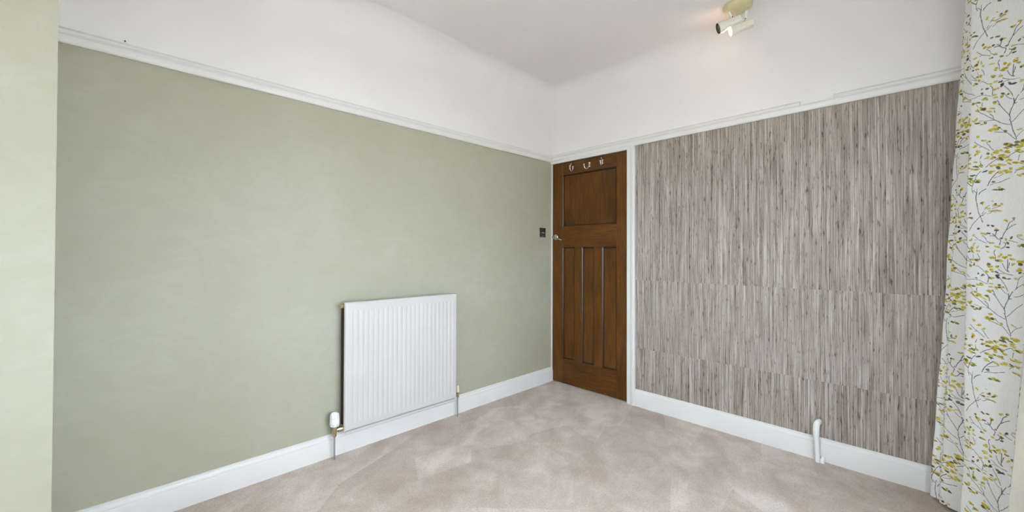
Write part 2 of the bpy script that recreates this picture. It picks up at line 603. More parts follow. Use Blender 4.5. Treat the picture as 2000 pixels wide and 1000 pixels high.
for y0, y1, z0, z1 in OPEN:
    pn = dpart('panel', y0-.004, y1+.004, z0-.004, z1+.004, M_oakv, DX+.014, DX+.026, .0005)
    # ovolo moulding round the panel
    bm = nb()
    w = .011
    pr = [(0, .001), (w*.35, .0025), (w*.75, .0065), (w, .0135), (w, .0145), (0, .0145)]
    c = [(y0, z0), (y1, z0), (y1, z1), (y0, z1)]
    inn = [(1, 1), (-1, 1), (-1, -1), (1, -1)]
    for k in range(4):
        a, b = c[k], c[(k+1) % 4]
        ia, ib = inn[k], inn[(k+1) % 4]
        va = [bm.verts.new((DX+d, a[0]+ia[0]*e, a[1]+ia[1]*e)) for e, d in pr]
        vb = [bm.verts.new((DX+d, b[0]+ib[0]*e, b[1]+ib[1]*e)) for e, d in pr]
        for i in range(len(pr)-1):
            bm.faces.new((va[i], va[i+1], vb[i+1], vb[i]))
    obj('moulding', bm, M_oakd, door)

# handle
hd = empty('handle')
hd.parent = door
hd.location = Vector((DX, 2.357, 1.322)) - door.location
hd['label'] = 'polished chrome lever handle on round rose'
bm = nb()
lathe(bm, (DX, 2.357, 1.322), (-1, 0, 0), [(0, .0255), (.005, .0255), (.009, .022), (.0095, .015), (.012, .014)], 28)
obj('rose', bm, M_chrome, hd, 35)
bm = nb()
pts = catmull([(DX-.008, 2.357, 1.322), (DX-.040, 2.357, 1.322), (DX-.052, 2.350, 1.321), (DX-.055, 2.330, 1.316), (DX-.055, 2.285, 1.304), (DX-.054, 2.242, 1.292)], 6)
tube(bm, pts, [.0085+.0 if i < 12 else .0085-.0025*(i-12)/(len(pts)-13) for i in range(len(pts))], 14)
obj('lever', bm, M_chrome, hd, 40)

# coat hooks along the top rail
def hook(y, z, ang, flip=1, upper=True):
    """ang: swing of the arm from straight out of the door towards -y"""
    e = empty('hook')
    e.parent = door
    e.location = Vector((DX, y, z)) - door.location
    bm = nb()
    lathe(bm, (DX, y, z+.012), (-1, 0, 0), [(0, .010), (.003, .010), (.005, .007)], 16)
    lathe(bm, (DX, y, z-.014), (-1, 0, 0), [(0, .008), (.003, .008), (.005, .006)], 16)
    box(bm, DX-.0035, DX, y-.006, y+.006, z-.014, z+.012)
    obj('back_plate', bm, M_chrome, e, 35)
    o_ = Vector((-math.cos(ang), -math.sin(ang), 0))
    base = Vector((DX-.003, y, z-.010))
    pts = catmull([base, base+o_*.008+Vector((0, 0, -.014)), base+o_*.024+Vector((0, 0, -.027)), base+o_*.042+Vector((0, 0, -.018)), base+o_*.048+Vector((0, 0, .004))], 6)
    bm = nb()
    tube(bm, pts, .0036, 10)
    arm = obj('hook_arm', bm, M_chrome, e, 40)
    bm = nb()
    ball(bm, pts[-1]+Vector((0, 0, .004)), .0075, 14)
    obj('hook_ball', bm, M_chrome, e, True)
    if upper:
        b2 = Vector((DX-.003, y, z+.010))
        pt = catmull([b2, b2+o_*.012+Vector((0, 0, .004)), b2+o_*.020+Vector((0, 0, .016))], 5)
        bm = nb()
        tube(bm, pt, .0033, 10)
        obj('hook_prong', bm, M_chrome, e, 40)
        bm = nb()
        ball(bm, pt[-1], .0062, 12)
        obj('hook_ball', bm, M_chrome, e, True)
hook(2.196, 1.940, 1.25)
hook(1.990, 1.935, -.55, upper=False)
hook(1.862, 1.938, .25)

# hinges on the casing side
for z in (1.824, .272):
    e = empty('hinge')
    e.parent = door
    e.location = Vector((DX-.004, DY0-.002, z-.04)) - door.location
    for k in range(5):
        bm = nb()
        lathe(bm, (DX-.005, DY0-.001, z-.04+k*.016), (0, 0, 1), [(0, .0048), (.0150, .0048)], 12)
        obj('knuckle', bm, M_chrome if k % 2 else M_plastic, e, 40)

# ================================================================== LIGHT SWITCH
sw = empty('light_switch', (2.760, YL, 1.317))
tag(sw, 'square black nickel light switch on the sage wall beside the door', 'switch')
bm = nb()
box(bm, 2.717, 2.803, YL-.0065, YL, 1.317, 1.403, .0028, 3)
obj('plate', bm, M_dchrome, sw, 30)
bm = nb()
lathe(bm, (2.760, YL-.006, 1.362), (0, -1, 0), [(0, .0075), (.0025, .0075), (.003, .005)], 18)
obj('toggle_collar', bm, M_chrome, sw, 35)
bm = nb()
tube(bm, [(2.760, YL-.008, 1.362), (2.760, YL-.016, 1.357), (2.760, YL-.022, 1.353)], [.0028, .0034, .004], 12)
obj('toggle', bm, M_chrome, sw, 40)
for dx in (-.030, .030):
    bm = nb()
    lathe(bm, (2.760+dx, YL-.0062, 1.360), (0, -1, 0), [(0, .0036), (.0008, .0036), (.0014, .002)], 14)
    obj('screw', bm, M_chrome, sw, 35)

# ================================================================== RADIATOR
RX0, RX1, RZ0, RZ1 = .951, 1.744, .149, .888
RY = 2.316
rad = empty('radiator', ((RX0+RX1)/2, RY+.03, RZ0))
tag(rad, 'white ribbed panel radiator hanging on the sage wall', 'radiator')
# pressed front panel with vertical flutes
bm = nb()
npitch = 24
xa, xb = RX0+.018, RX1-.018
pitch = (xb-xa)/npitch
za, zb = RZ0+.040, RZ1-.048
xs = [RX0, RX0+.002, RX0+.006, RX0+.012]
prof = []
for i in range(npitch):
    for f_ in (0, .12, .15, .18, .21, .79, .82, .85, .88):
        xs.append(xa+(i+f_)*pitch)
xs += [xb, RX1-.012, RX1-.006, RX1-.002, RX1]
zs = [RZ0, RZ0+.002, RZ0+.006, RZ0+.014, RZ0+.030, za, za+.004, za+.008, za+.013, za+.018, .3, .45, .6, .75, zb-.018, zb-.013, zb-.008, zb-.004, zb, zb+.006, RZ1-.030, RZ1-.014, RZ1-.006, RZ1-.002, RZ1]
def flute(x):
    if x < xa or x > xb: return 0
    u = ((x-xa)/pitch) % 1.0
    if u < .12 or u > .88: return 0
    if u < .21: s_ = (u-.12)/.09
    elif u > .79: s_ = (.88-u)/.09
    else: s_ = 1
    return s_*s_*(3-2*s_)
def endf(z):
    a = min(1, max(0, (z-za)/.018)); b = min(1, max(0, (zb-z)/.018))
    a = math.sqrt(a*(2-a)); b = math.sqrt(b*(2-b))
    return min(a, b)
def rim(x, z):
    d = min(x-RX0, RX1-x, z-RZ0, RZ1-z)
    if d >= .012: return 0
    t_ = 1-d/.012
    return .010*(1-math.sqrt(max(0, 1-t_*t_)))
grid = [[bm.verts.new((x, RY - .0010*flute(x)*endf(z) + rim(x, z), z)) for z in zs] for x in xs]
for i in range(len(xs)-1):
    for j in range(len(zs)-1):
        bm.faces.new((grid[i][j], grid[i+1][j], grid[i+1][j+1], grid[i][j+1]))
# returned edges and back
yb = RY+.018
edge = [grid[i][0] for i in range(len(xs))] + [grid[-1][j] for j in range(1, len(zs))] + [grid[i][-1] for i in range(len(xs)-2, -1, -1)] + [grid[0][j] for j in range(len(zs)-2, 0, -1)]
back = [bm.verts.new((v.co.x, yb, v.co.z)) for v in edge]
for k in range(len(edge)):
    bm.faces.new((edge[k], back[k], back[(k+1) % len(edge)], edge[(k+1) % len(edge)]))
bm.faces.new(back)
obj('front_panel', bm, M_rad, rad, 40)
# lower seam
bm = nb()
box(bm, RX0+.010, RX1-.016, RY+.003, RY+.0175, RZ0-.0062, RZ0-.0008, .0008, 1)
obj('lower_seam', bm, M_rad, rad)
# convector fins
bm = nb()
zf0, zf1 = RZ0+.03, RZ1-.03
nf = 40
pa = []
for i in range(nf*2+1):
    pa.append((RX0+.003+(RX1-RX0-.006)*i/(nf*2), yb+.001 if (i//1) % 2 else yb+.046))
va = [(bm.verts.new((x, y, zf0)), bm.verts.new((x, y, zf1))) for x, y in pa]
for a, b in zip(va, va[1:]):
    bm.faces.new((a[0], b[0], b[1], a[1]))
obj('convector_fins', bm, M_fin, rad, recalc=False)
# hanging brackets
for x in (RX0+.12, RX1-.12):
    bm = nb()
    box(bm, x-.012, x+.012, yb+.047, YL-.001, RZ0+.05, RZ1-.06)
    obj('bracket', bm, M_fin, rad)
# headers that carry plugs and valves
for z in (.867, .166):
    bm = nb()
    lathe(bm, (RX0-.001, yb+.012, z), (1, 0, 0), [(0, .012), (.02, .012)], 16)
    obj('tapping', bm, M_fin if z > .5 else M_brass, rad, 40)
VY = yb+.012
bm = nb()
lathe(bm, (RX0-.0005, VY, .867), (-1, 0, 0), [(0, .013), (.008, .013), (.0085, .010), (.018, .010), (.0185, .0075), (.0195, .003)], 8)
bp = obj('bleed_plug', bm, M_brass, rad)
bm = nb()
box(bm, RX0-.0220, RX0-.0190, VY-.002, VY+.002, .865, .869)
obj('bleed_screw', bm, M_black, bp)
# thermostatic valve
TX = .906
bm = nb()
lathe(bm, (TX, VY, .130), (0, 0, 1), [(0, .0085), (.006, .0115), (.018, .0115), (.0185, .0095), (.026, .013), (.044, .013), (.046, .0115), (.058, .0115), (.060, .0145), (.066, .0145)], 20)
tv = obj('valve_body', bm, M_brass, rad, 35)
bm = nb()
lathe(bm, (TX+.008, VY, .166), (1, 0, 0), [(0, .0095), (.010, .0095), (.0105, .0145), (.026, .0145), (.0265, .0105), (RX0-TX-.009, .0105)], 8)
obj('union_nut', bm, M_brass, rad, 25)
bm = nb()
lathe(bm, (TX, VY, .190), (0, 0, 1), [(0, .0185), (.003, .0245), (.008, .0265), (.020, .0268), (.046, .0248), (.0465, .0235), (.068, .0215), (.074, .0185), (.078, .012), (.079, .004)], 26)
tc = obj('thermostatic_cap', bm, M_plastic, rad, 35)
for k in range(10):
    a = k*2*math.pi/10
    bm = nb()
    c_, s_ = math.cos(a), math.sin(a)
    tube(bm, [(TX+c_*.0246, VY+s_*.0246, .238), (TX+c_*.0228, VY+s_*.0228, .258)], .0018, 6)
    obj('grip_rib', bm, M_plastic, tc)
for k in range(8):
    a = k*2*math.pi/8+.2
    bm = nb()
    c_, s_ = math.cos(a), math.sin(a)
    lathe(bm, (TX+c_*.0262, VY+s_*.0262, .2035), (c_, s_, 0), [(0, .0022), (.0008, .0022)], 8)
    obj('cap_slot', bm, M_black, tc)
# lockshield valve on the far end
LX = 1.775
bm = nb()
lathe(bm, (LX, VY, .132), (0, 0, 1), [(0, .007), (.006, .0095), (.016, .0095), (.018, .008), (.024, .0105), (.044, .0105)], 16)
lathe(bm, (LX-.006, VY, .160), (-1, 0, 0), [(0, .008), (.008, .008), (.0085, .012), (.018, .012), (LX-RX1-.006, .009)], 8)
obj('lockshield_body', bm, M_brass, rad, 35)
bm = nb()
lathe(bm, (LX, VY, .176), (0, 0, 1), [(0, .010), (.003, .0115), (.030, .0095), (.044, .008), (.049, .004)], 16)
obj('lockshield_cap', bm, M_creamp, rad, 35)
for x in (TX, LX-.002):
    bm = nb()
    tube(bm, [(x, VY, .001), (x, VY, .134)], .0050, 12)
    obj('feed_pipe', bm, M_pipe, rad, 40)

# ================================================================== CAPPED WHITE PIPE on the skirting
gp = empty('capped_pipe', (2.852, .418, 0))
tag(gp, 'white painted pipe stub rising from carpet and bending into papered wall', 'pipe')
bm = nb()
tube(bm, [(2.850, .416, 0.0), (2.850, .420, .10), (2.850, .4225, .145)], .0115, 16)
obj('riser', bm, M_wpipe, gp, 40)
bm = nb()
pts = catmull([(2.850, .4215, .118), (2.850, .4228, .160), (2.8515, .4225, .196), (2.860, .420, .213), (2.872, .417, .216), (XR, .416, .216)], 6)
tube(bm, pts, [.0118+.0042*min(1, max(0, (i-2)/3)) if i < 14 else .016 for i in range(len(pts))], 18)
obj('elbow', bm, M_wpipe, gp, 40)
bm = nb()
tube(bm, catmull([(2.852, .3965, 0), (2.852, .3955, .012), (2.860, .395, .020), (XR-.018, .395, .021)], 5), .0105, 14)
obj('return_pipe', bm, M_wpipe, gp, 40)

# nail left above the picture rail
bm = nb()
lathe(bm, (.030, YL+.002, 2.082), (0, -1, 0), [(0, .0012), (.010, .0012), (.0102, .003), (.0116, .003)], 10)
tag(obj('nail', bm, M_black), 'tiny dark nail left in white wall above the picture rail', 'nail')

# ================================================================== CEILING SPOTLIGHT
LC = Vector((2.603, .750, 0))
lamp = empty('ceiling_spotlight', (LC.x, LC.y, ZC))
tag(lamp, 'cream ceiling spotlight with round base and small swivel heads', 'lamp')
bm = nb()
lathe(bm, (LC.x, LC.y, ZC), (0, 0, -1), [(0, .078), (.014, .078), (.020, .075), (.026, .066), (.031, .050), (.034, .030), (.035, .008)], 40)
obj('ceiling_plate', bm, M_plate, lamp, 35)
for dx, dy in ((-.02, .045), (.015, -.052)):
    bm = nb()
    lathe(bm, (LC.x+dx, LC.y+dy, ZC-.030), (0, 0, -1), [(0, .004), (.0015, .004), (.0025, .002)], 12)
    obj('screw', bm, M_brass, lamp, 35)

def head(back, front, bulb_mat, armtop, armbot, label=None):
    b, f_ = Vector(back), Vector(front)
    d = (f_-b).normalized()
    L = (f_-b).length
    bm = nb()
    # rounded square holder flaring into a round rim, hollow
    u, v = frame_of(d)
    prof = [(0, .004, .7), (.001, .017, .55), (.004, .0205, .5), (L*.28, .0225, .45), (L*.58, .0235, .35), (L*.70, .027, .1), (L*.80, .0315, 0), (L, .0325, 0),
            (L+.0005, .0305, 0), (L*.80, .029, 0), (L*.62, .020, 0), (L*.60, .003, 0)]
    seg = 28
    rings = []
    for t_, r, sq in prof:
        rg = []
        for k in range(seg):
            a = k*2*math.pi/seg + math.pi/4
            c_, s_ = math.cos(a), math.sin(a)
            n_ = 2+sq*5
            rr = r/((abs(c_)**n_+abs(s_)**n_)**(1/n_)) if sq else r
            rg.append(bm.verts.new(b + d*t_ + (u*c_+v*s_)*rr))
        rings.append(rg)
    for i, (p, q) in enumerate(zip(rings, rings[1:])):
        for k in range(seg):
            f2 = bm.faces.new((p[k], p[(k+1) % seg], q[(k+1) % seg], q[k]))
            f2.material_index = 1 if i >= 8 else 0
    bm.faces.new(rings[0][::-1])
    fc = bm.faces.new(rings[-1])
    fc.material_index = 1
    hd_ = obj('spot_head', bm, [M_creamp, M_olive_head], lamp, 40)
    bm = nb()
    lathe(bm, b+d*(L*.62), d, [(0, .010), (L*.08, .014), (L*.20, .0235), (L*.27, .0250), (L*.32, .021), (L*.345, .010)], 20)
    obj('bulb', bm, bulb_mat, hd_, 50)
    bm = nb()
    tube(bm, [armtop, (Vector(armtop)+Vector(armbot))/2, armbot], [.0085, .0075, .0085], 12)
    am = obj('swivel_arm', bm, M_plastic, lamp, 40)
    bm = nb()
    lathe(bm, Vector(armbot)+Vector((-.010, -.003, .006)), (-1, -.3, -.2), [(-.004, .003), (.001, .003), (.002, .001)], 12)
    obj('pivot_screw', bm, M_black, am, 35)
    return hd_, d, L
M_off = plain('unlit_bulb', srgb(110, 104, 84), .3)
M_on = emit('lit_bulb_white', (1, .93, .82, 1), 9)
head((2.615, .737, 2.560), (2.550, .8415, 2.515), M_off, (2.588, .797, ZC-.020), (2.594, .776, 2.566))
head((2.674, .688, 2.540), (2.614, .795, 2.5066), M_on, (2.648, .716, ZC-.020), (2.650, .722, 2.556))

lt = bpy.data.lights.new('spot_bulb_light', 'POINT')
lt.energy = .25
lt.color = (1, .60, .42)
lt.shadow_soft_size = .02
lo = bpy.data.objects.new('spot_bulb_light', lt)
COL.objects.link(lo)
lo.location = (2.605, .812, 2.5015)   # at the mouth of the lit head

# ================================================================== CURTAIN
# plan of the bunched cloth: (x, y) at the heading and at the hem
PLAN = [
    ((2.872, -.290), (2.876, -.220)),
    ((2.866, -.215), (2.866, -.100)),
    ((2.842, -.160), (2.824, -.026)),
    ((2.806, -.168), (2.800, -.056)),
    ((2.768, -.164), (2.764, -.060)),
    ((2.722, -.205), (2.722, -.128)),
    ((2.690, -.275), (2.690, -.235)),
    ((2.656, -.235), (2.656, -.195)),
    ((2.634, -.168), (2.630, -.122)),
    ((2.612, -.180), (2.608, -.130)),
    ((2.570, -.238), (2.566, -.182)),
    ((2.528, -.300), (2.512, -.234)),
    ((2.518, -.345), (2.502, -.280)),
    ((2.500, -.375), (2.482, -.322)),
    ((2.470, -.388), (2.446, -.330)),
    ((2.435, -.385), (2.408, -.272)),
    ((2.405, -.372), (2.382, -.210)),
]
CZ0, CZ1 = .014, 2.455
def resample(pts, ds):
    P = catmull([(a, b, 0) for a, b in pts], 24)
    P = np.array([(p.x, p.y) for p in P])
    return P
TOP, BOT = resample([p[0] for p in PLAN], 0), resample([p[1] for p in PLAN], 0)
mid = (TOP+BOT)/2
seg = np.linalg.norm(np.diff(mid, axis=0), axis=1)
arc = np.concatenate([[0], np.cumsum(seg)])
ridge_u = arc[8*24]
DU, DV = .0014, .0017
us = np.arange(0, arc[-1], DU)
vsz = np.linspace(CZ0, CZ1, int((CZ1-CZ0)/DV)+1)
def surf(us, zs, off=0.):
    tx = np.interp(us, arc, TOP[:, 0]); ty = np.interp(us, arc, TOP[:, 1])
    bx = np.interp(us, arc, BOT[:, 0]); by = np.interp(us, arc, BOT[:, 1])
    h = ((zs-CZ0)/(CZ1-CZ0))[:, None]
    hh = h
    X = bx*(1-hh)+tx*hh
    Y = by*(1-hh)+ty*hh
    # soft creases and slack
    w = .0022*np.sin(us*37+zs[:, None]*5.1+1.3*np.sin(zs[:, None]*3.3)) + .0016*np.sin(us*71-zs[:, None]*8.7) 
    w = w + .0012*np.sin(us*23+zs[:, None]*19)
    gx, gy = np.gradient(X, axis=1), np.gradient(Y, axis=1)
    L = np.sqrt(gx**2+gy**2)+1e-9
    nx, ny = gy/L, -gx/L            # towards the room
    X = X+nx*(w+off); Y = Y+ny*(w+off)
    Z = np.repeat(zs[:, None], len(us), 1)
    return X, Y, Z

def grid_mesh(name, X, Y, Z, mat, parent, colors=None):
    nr, nc = X.shape
    co = np.stack([X, Y, Z], -1).reshape(-1, 3)
    org = np.array([(co[:, 0].min()+co[:, 0].max())/2, (co[:, 1].min()+co[:, 1].max())/2, co[:, 2].min()])
    me = bpy.data.meshes.new(name)
    i = np.arange(nr*nc).reshape(nr, nc)
    q = np.stack([i[:-1, :-1], i[:-1, 1:], i[1:, 1:], i[1:, :-1]], -1).reshape(-1, 4)
    me.vertices.add(nr*nc)
    me.vertices.foreach_set('co', (co-org).ravel())
    me.loops.add(q.size)
    me.loops.foreach_set('vertex_index', q.ravel().astype(np.int32))
    me.polygons.add(len(q))
    me.polygons.foreach_set('loop_start', (np.arange(len(q))*4).astype(np.int32))
    me.polygons.foreach_set('use_smooth', np.ones(len(q), bool))
    me.update(calc_edges=True)
    me.validate()
    if colors is not None:
        at = me.color_attributes.new('print', 'FLOAT_COLOR', 'POINT')
        at.data.foreach_set('color', colors.reshape(-1).astype(np.float32))
    me.materials.append(mat)
    o = bpy.data.objects.new(name, me)
    COL.objects.link(o)
    o.parent = parent
    o.location = Vector(org) - parent.location
    return o

# ---- the print: twigs and small leaves, repeat traced as strokes (crop units of .12 px, 3 stacked tiles)
ST = {0: [
    (2.2, [250, 50, 245, 150, 265, 260, 290, 370, 320, 440, 350, 510, 365, 550]), (1.8, [200, 0, 245, 50]), (1.8, [255, -20, 250, 50]),
    (2.4, [285, 85, 300, 50, 345, 20, 390, 0]), (1.8, [140, 670, 190, 580, 260, 505, 330, 440, 370, 435]),
    (1.5, [345, 410, 375, 370]), (1.4, [355, 430, 410, 390]), (1.2, [435, 415, 485, 395, 520, 365, 600, 370]),
    (1.4, [385, 335, 430, 290, 460, 275]), (1.4, [500, 330, 560, 320, 620, 295]), (1.4, [50, 535, 110, 465]),
    (2.6, [830, 550, 775, 585, 740, 670, 690, 750, 670, 800]), (2.2, [880, 603, 820, 630, 735, 690]),
    (1.6, [230, 765, 295, 825, 350, 850, 430, 890]), (1.3, [240, 835, 295, 828]), (1.6, [360, 755, 410, 800, 430, 835]), (1.5, [430, 850, 490, 900]),
    (2.4, [480, 770, 550, 780, 590, 820, 640, 850, 620, 920]), (2, [570, 700, 560, 770]), (2.2, [515, 740, 555, 770]),
    (1.6, [780, 850, 850, 870, 910, 890]), (1.5, [900, 790, 940, 830, 980, 850]), (2.4, [690, 880, 730, 910, 700, 960, 650, 980]), (2, [90, 900, 110, 950, 150, 990])],
 1: [
    (1.8, [0, 10, 60, 50, 110, 110, 150, 160, 200, 210]), (1.6, [70, 170, 120, 180, 190, 215]), (1.2, [210, 80, 225, 140]), (1.6, [290, 60, 325, 120, 335, 170]),
    (1.6, [270, 270, 300, 262, 340, 290, 400, 345]), (2, [430, 375, 465, 430, 460, 530]), (1.8, [560, 0, 540, 40, 560, 110, 560, 160]),
    (1.8, [680, 215, 720, 290, 760, 330, 795, 345]), (2.4, [770, 150, 770, 230, 770, 320, 790, 340]), (2, [800, 200, 785, 280]),
    (1.7, [610, 310, 680, 350, 760, 380, 860, 395]), (1.4, [615, 385, 650, 375, 715, 378]), (1.9, [640, 445, 700, 510, 750, 580, 780, 650]),
    (1.6, [660, 590, 710, 650, 765, 690]), (2.4, [790, 680, 800, 760, 760, 850, 740, 930]), (2.2, [855, 650, 820, 710, 805, 765, 840, 760]),
    (2.1, [535, 640, 570, 710, 600, 760, 680, 860, 740, 940, 755, 1000]), (1.4, [540, 705, 590, 745]),
    (1.5, [90, 490, 160, 495, 250, 485, 340, 500, 400, 530, 460, 555]), (1.5, [60, 380, 110, 415, 170, 455]), (1.4, [200, 620, 240, 670]), (1.8, [310, 615, 300, 650, 310, 675]),
    (1.9, [220, 690, 270, 770, 330, 810, 400, 870, 480, 935, 530, 970, 590, 1010]), (2, [420, 830, 470, 880, 485, 935]), (1.8, [490, 790, 500, 830]),
    (1.5, [340, 935, 420, 938, 490, 950]), (1.3, [260, 905, 330, 920]), (1.5, [990, 400, 940, 440, 920, 530, 905, 610]), (1.5, [1000, 520, 905, 600, 880, 630]),
    (1.6, [870, 730, 940, 720, 1000, 690]), (1.6, [1000, 830, 900, 920, 830, 1000])],
 2: [
    (1.9, [570, 0, 660, 50, 760, 90]), (2.3, [745, 0, 770, 80, 790, 170, 820, 250, 850, 330]), (1.7, [830, 0, 780, 50]),
    (1.7, [500, 145, 580, 165, 700, 200, 750, 240, 800, 300, 850, 350]), (1.3, [590, 90, 640, 145, 670, 165]), (1.5, [1000, 180, 910, 230, 850, 300]),
    (1.7, [200, 245, 260, 300, 340, 360, 430, 430]), (1.3, [270, 350, 310, 345]), (1.6, [380, 300, 420, 340, 450, 390, 500, 440]),
    (2.2, [375, 690, 440, 645, 500, 615, 570, 585]), (1.8, [740, 585, 800, 550, 860, 530, 910, 560]), (1.8, [900, 585, 885, 670]),
    (1.8, [300, 745, 255, 790, 225, 850, 200, 920, 180, 980, 178, 1040, 200, 1100]), (2.8, [580, 795, 510, 850, 450, 920, 415, 1000]), (1.3, [510, 890, 590, 870, 660, 845]),
    (1.9, [455, 995, 520, 975, 600, 970, 700, 940, 760, 925]), (2.6, [45, 850, 100, 910, 150, 960, 180, 980]), (1.6, [290, 540, 310, 480]), (1.4, [290, 570, 300, 640]), (1.6, [840, 860, 870, 825, 910, 815])]}
# leaves: x, y, rx, ry, tone (0 yellow, 1 dark olive, 2 plum grey, 3 pale)
LF = {0: [340, 235, 25, 25, 0, 500, 210, 20, 8, 3, 450, 325, 40, 15, 0, 540, 280, 35, 20, 0, 548, 262, 18, 12, 2, 635, 265, 25, 15, 0, 610, 300, 25, 15, 0, 510, 370, 45, 10, 3, 600, 375, 35, 8, 3,
          85, 415, 25, 12, 1, 155, 395, 15, 20, 1, 165, 460, 35, 12, 1, 75, 345, 12, 20, 1, 75, 630, 25, 18, 3, 170, 830, 30, 18, 0, 215, 750, 18, 12, 0, 305, 660, 25, 20, 1, 355, 715, 35, 18, 0, 400, 740, 30, 12, 0,
          460, 725, 25, 15, 2, 445, 605, 25, 15, 1, 520, 615, 22, 10, 1, 590, 675, 35, 20, 0, 575, 682, 18, 10, 2, 730, 540, 40, 18, 0, 840, 515, 28, 25, 0, 650, 815, 20, 10, 1, 740, 835, 35, 18, 0, 830, 810, 25, 25, 1,
          500, 890, 30, 15, 0, 440, 940, 25, 18, 0, 600, 955, 45, 20, 0, 230, 910, 25, 25, 0, 190, 960, 40, 30, 0, 290, 950, 20, 25, 0, 770, 905, 30, 20, 1, 960, 920, 40, 35, 0, 920, 775, 35, 12, 3, 770, 958, 20, 8, 2,
          540, 30, 40, 14, 1, 640, 35, 40, 12, 1, 600, 10, 30, 15, 0],
      1: [130, 30, 25, 15, 1, 205, 30, 30, 20, 0, 300, 10, 30, 15, 0, 270, 170, 45, 20, 0, 190, 155, 40, 15, 0, 175, 260, 45, 20, 0, 240, 230, 20, 30, 0, 450, 28, 30, 8, 0, 505, 128, 40, 25, 0, 635, 88, 35, 25, 0,
          720, 130, 40, 30, 0, 800, 90, 35, 25, 0, 850, 150, 35, 12, 0, 620, 175, 60, 22, 0, 485, 250, 45, 30, 0, 590, 265, 35, 22, 0, 510, 330, 30, 25, 0, 580, 355, 25, 15, 2, 600, 425, 35, 25, 2, 430, 350, 30, 15, 0,
          390, 415, 25, 18, 1, 305, 390, 18, 15, 1, 290, 462, 22, 10, 1, 515, 455, 45, 20, 0, 500, 540, 30, 15, 3, 725, 435, 40, 16, 1, 790, 455, 35, 8, 2, 630, 555, 32, 18, 1, 615, 610, 45, 22, 0, 710, 590, 30, 20, 0,
          375, 565, 45, 20, 0, 310, 575, 35, 15, 0, 510, 590, 35, 15, 3, 165, 598, 45, 22, 0, 240, 595, 30, 12, 1, 485, 665, 50, 20, 0, 290, 700, 35, 20, 0, 330, 735, 50, 28, 0, 225, 730, 35, 18, 0, 465, 755, 45, 18, 0,
          410, 795, 40, 12, 3, 170, 885, 45, 20, 0, 215, 880, 25, 35, 0, 230, 945, 35, 12, 1, 280, 980, 45, 18, 0, 355, 965, 20, 22, 1, 90, 935, 30, 12, 0, 960, 210, 50, 35, 0, 950, 310, 45, 25, 0, 900, 440, 30, 20, 3,
          860, 230, 25, 20, 0, 950, 350, 20, 15, 2],
      2: [460, 110, 55, 35, 0, 540, 110, 50, 30, 0, 510, 40, 35, 15, 0, 700, 170, 35, 18, 0, 275, 175, 35, 22, 0, 345, 240, 45, 18, 0, 410, 285, 25, 12, 0, 200, 320, 40, 22, 0, 890, 180, 35, 15, 3, 255, 420, 35, 30, 0,
          230, 455, 30, 20, 0, 55, 250, 25, 25, 0, 70, 350, 35, 25, 0, 95, 440, 40, 22, 0, 80, 510, 50, 25, 0, 130, 500, 25, 10, 2, 95, 600, 45, 20, 0, 75, 660, 50, 25, 0, 395, 470, 30, 18, 1, 470, 500, 20, 20, 0,
          550, 480, 55, 25, 0, 620, 465, 40, 20, 0, 400, 540, 40, 18, 0, 490, 560, 60, 25, 0, 640, 560, 60, 25, 0, 700, 590, 50, 20, 0, 620, 610, 50, 30, 0, 750, 640, 45, 18, 0, 740, 400, 60, 30, 0, 745, 440, 60, 10, 1,
          735, 505, 55, 25, 0, 845, 430, 35, 12, 1, 900, 400, 60, 40, 0, 890, 490, 50, 45, 0, 960, 550, 60, 15, 0, 205, 595, 40, 18, 0, 240, 660, 40, 12, 1, 185, 690, 30, 12, 0, 240, 715, 50, 18, 0, 300, 660, 40, 20, 0,
          475, 680, 45, 15, 0, 570, 695, 55, 20, 0, 565, 740, 45, 15, 1, 355, 760, 35, 10, 2, 470, 785, 55, 20, 0, 700, 700, 80, 20, 0, 900, 710, 120, 20, 0, 640, 810, 60, 20, 0, 745, 800, 50, 40, 0, 920, 800, 90, 18, 0,
          940, 905, 60, 12, 0, 80, 805, 35, 20, 0, 165, 890, 45, 30, 0, 290, 890, 60, 18, 0, 260, 920, 35, 10, 1, 500, 940, 30, 15, 1, 180, 800, 30, 10, 1, 150, 850, 40, 12, 1]}
KU, KV = .00168, .00212       # metres of cloth per photographed pixel of the flat panel
REP = 366*KV                  # vertical repeat
PW = 116*KU                   # width of one motif column
px2m = lambda cx, cy, k: ((cx*.12-6)*KU, -((cy*.12+120*k+360)-488)*KV)
rng = np.random.RandomState(5)
RES = .0008
nu, nv = int(arc[-1]/RES)+2, int((CZ1-CZ0)/RES)+2
cloth = np.zeros((nv, nu, 3), np.float32)
def lin(r, g, b): return np.array(srgb(r, g, b)[:3], np.float32)
base_c = lin(246, 243, 239)
wx = np.linspace(0, arc[-1], nu)[None, :]
wz = np.linspace(0, CZ1-CZ0, nv)[:, None]
weave = .985+.015*np.sin(wx*2900)*np.sin(wz*2700)
cloth[:] = base_c*weave[..., None]
tones = {0: [lin(214, 198, 84), lin(200, 182, 64), lin(222, 208, 118)], 1: [lin(112, 108, 62), lin(96, 92, 58), lin(130, 122, 60)], 2: [lin(92, 80, 88), lin(78, 74, 78)], 3: [lin(214, 203, 140), lin(205, 194, 120)]}
stem_c = lin(86, 84, 98)
def region(u0, u1, z0, z1):
    a, b = max(0, int(u0/RES)), min(nu, int(u1/RES)+2)
    c, d = max(0, int((z0-CZ0)/RES)), min(nv, int((z1-CZ0)/RES)+2)
    if a >= b or c >= d: return None
    uu = np.arange(a, b)*RES
    zz = np.arange(c, d)*RES+CZ0
    return (slice(c, d), slice(a, b)), uu[None, :], zz[:, None]
def blend(sl, m, col):
    cloth[sl] = cloth[sl]*(1-m[..., None]) + col*m[..., None]
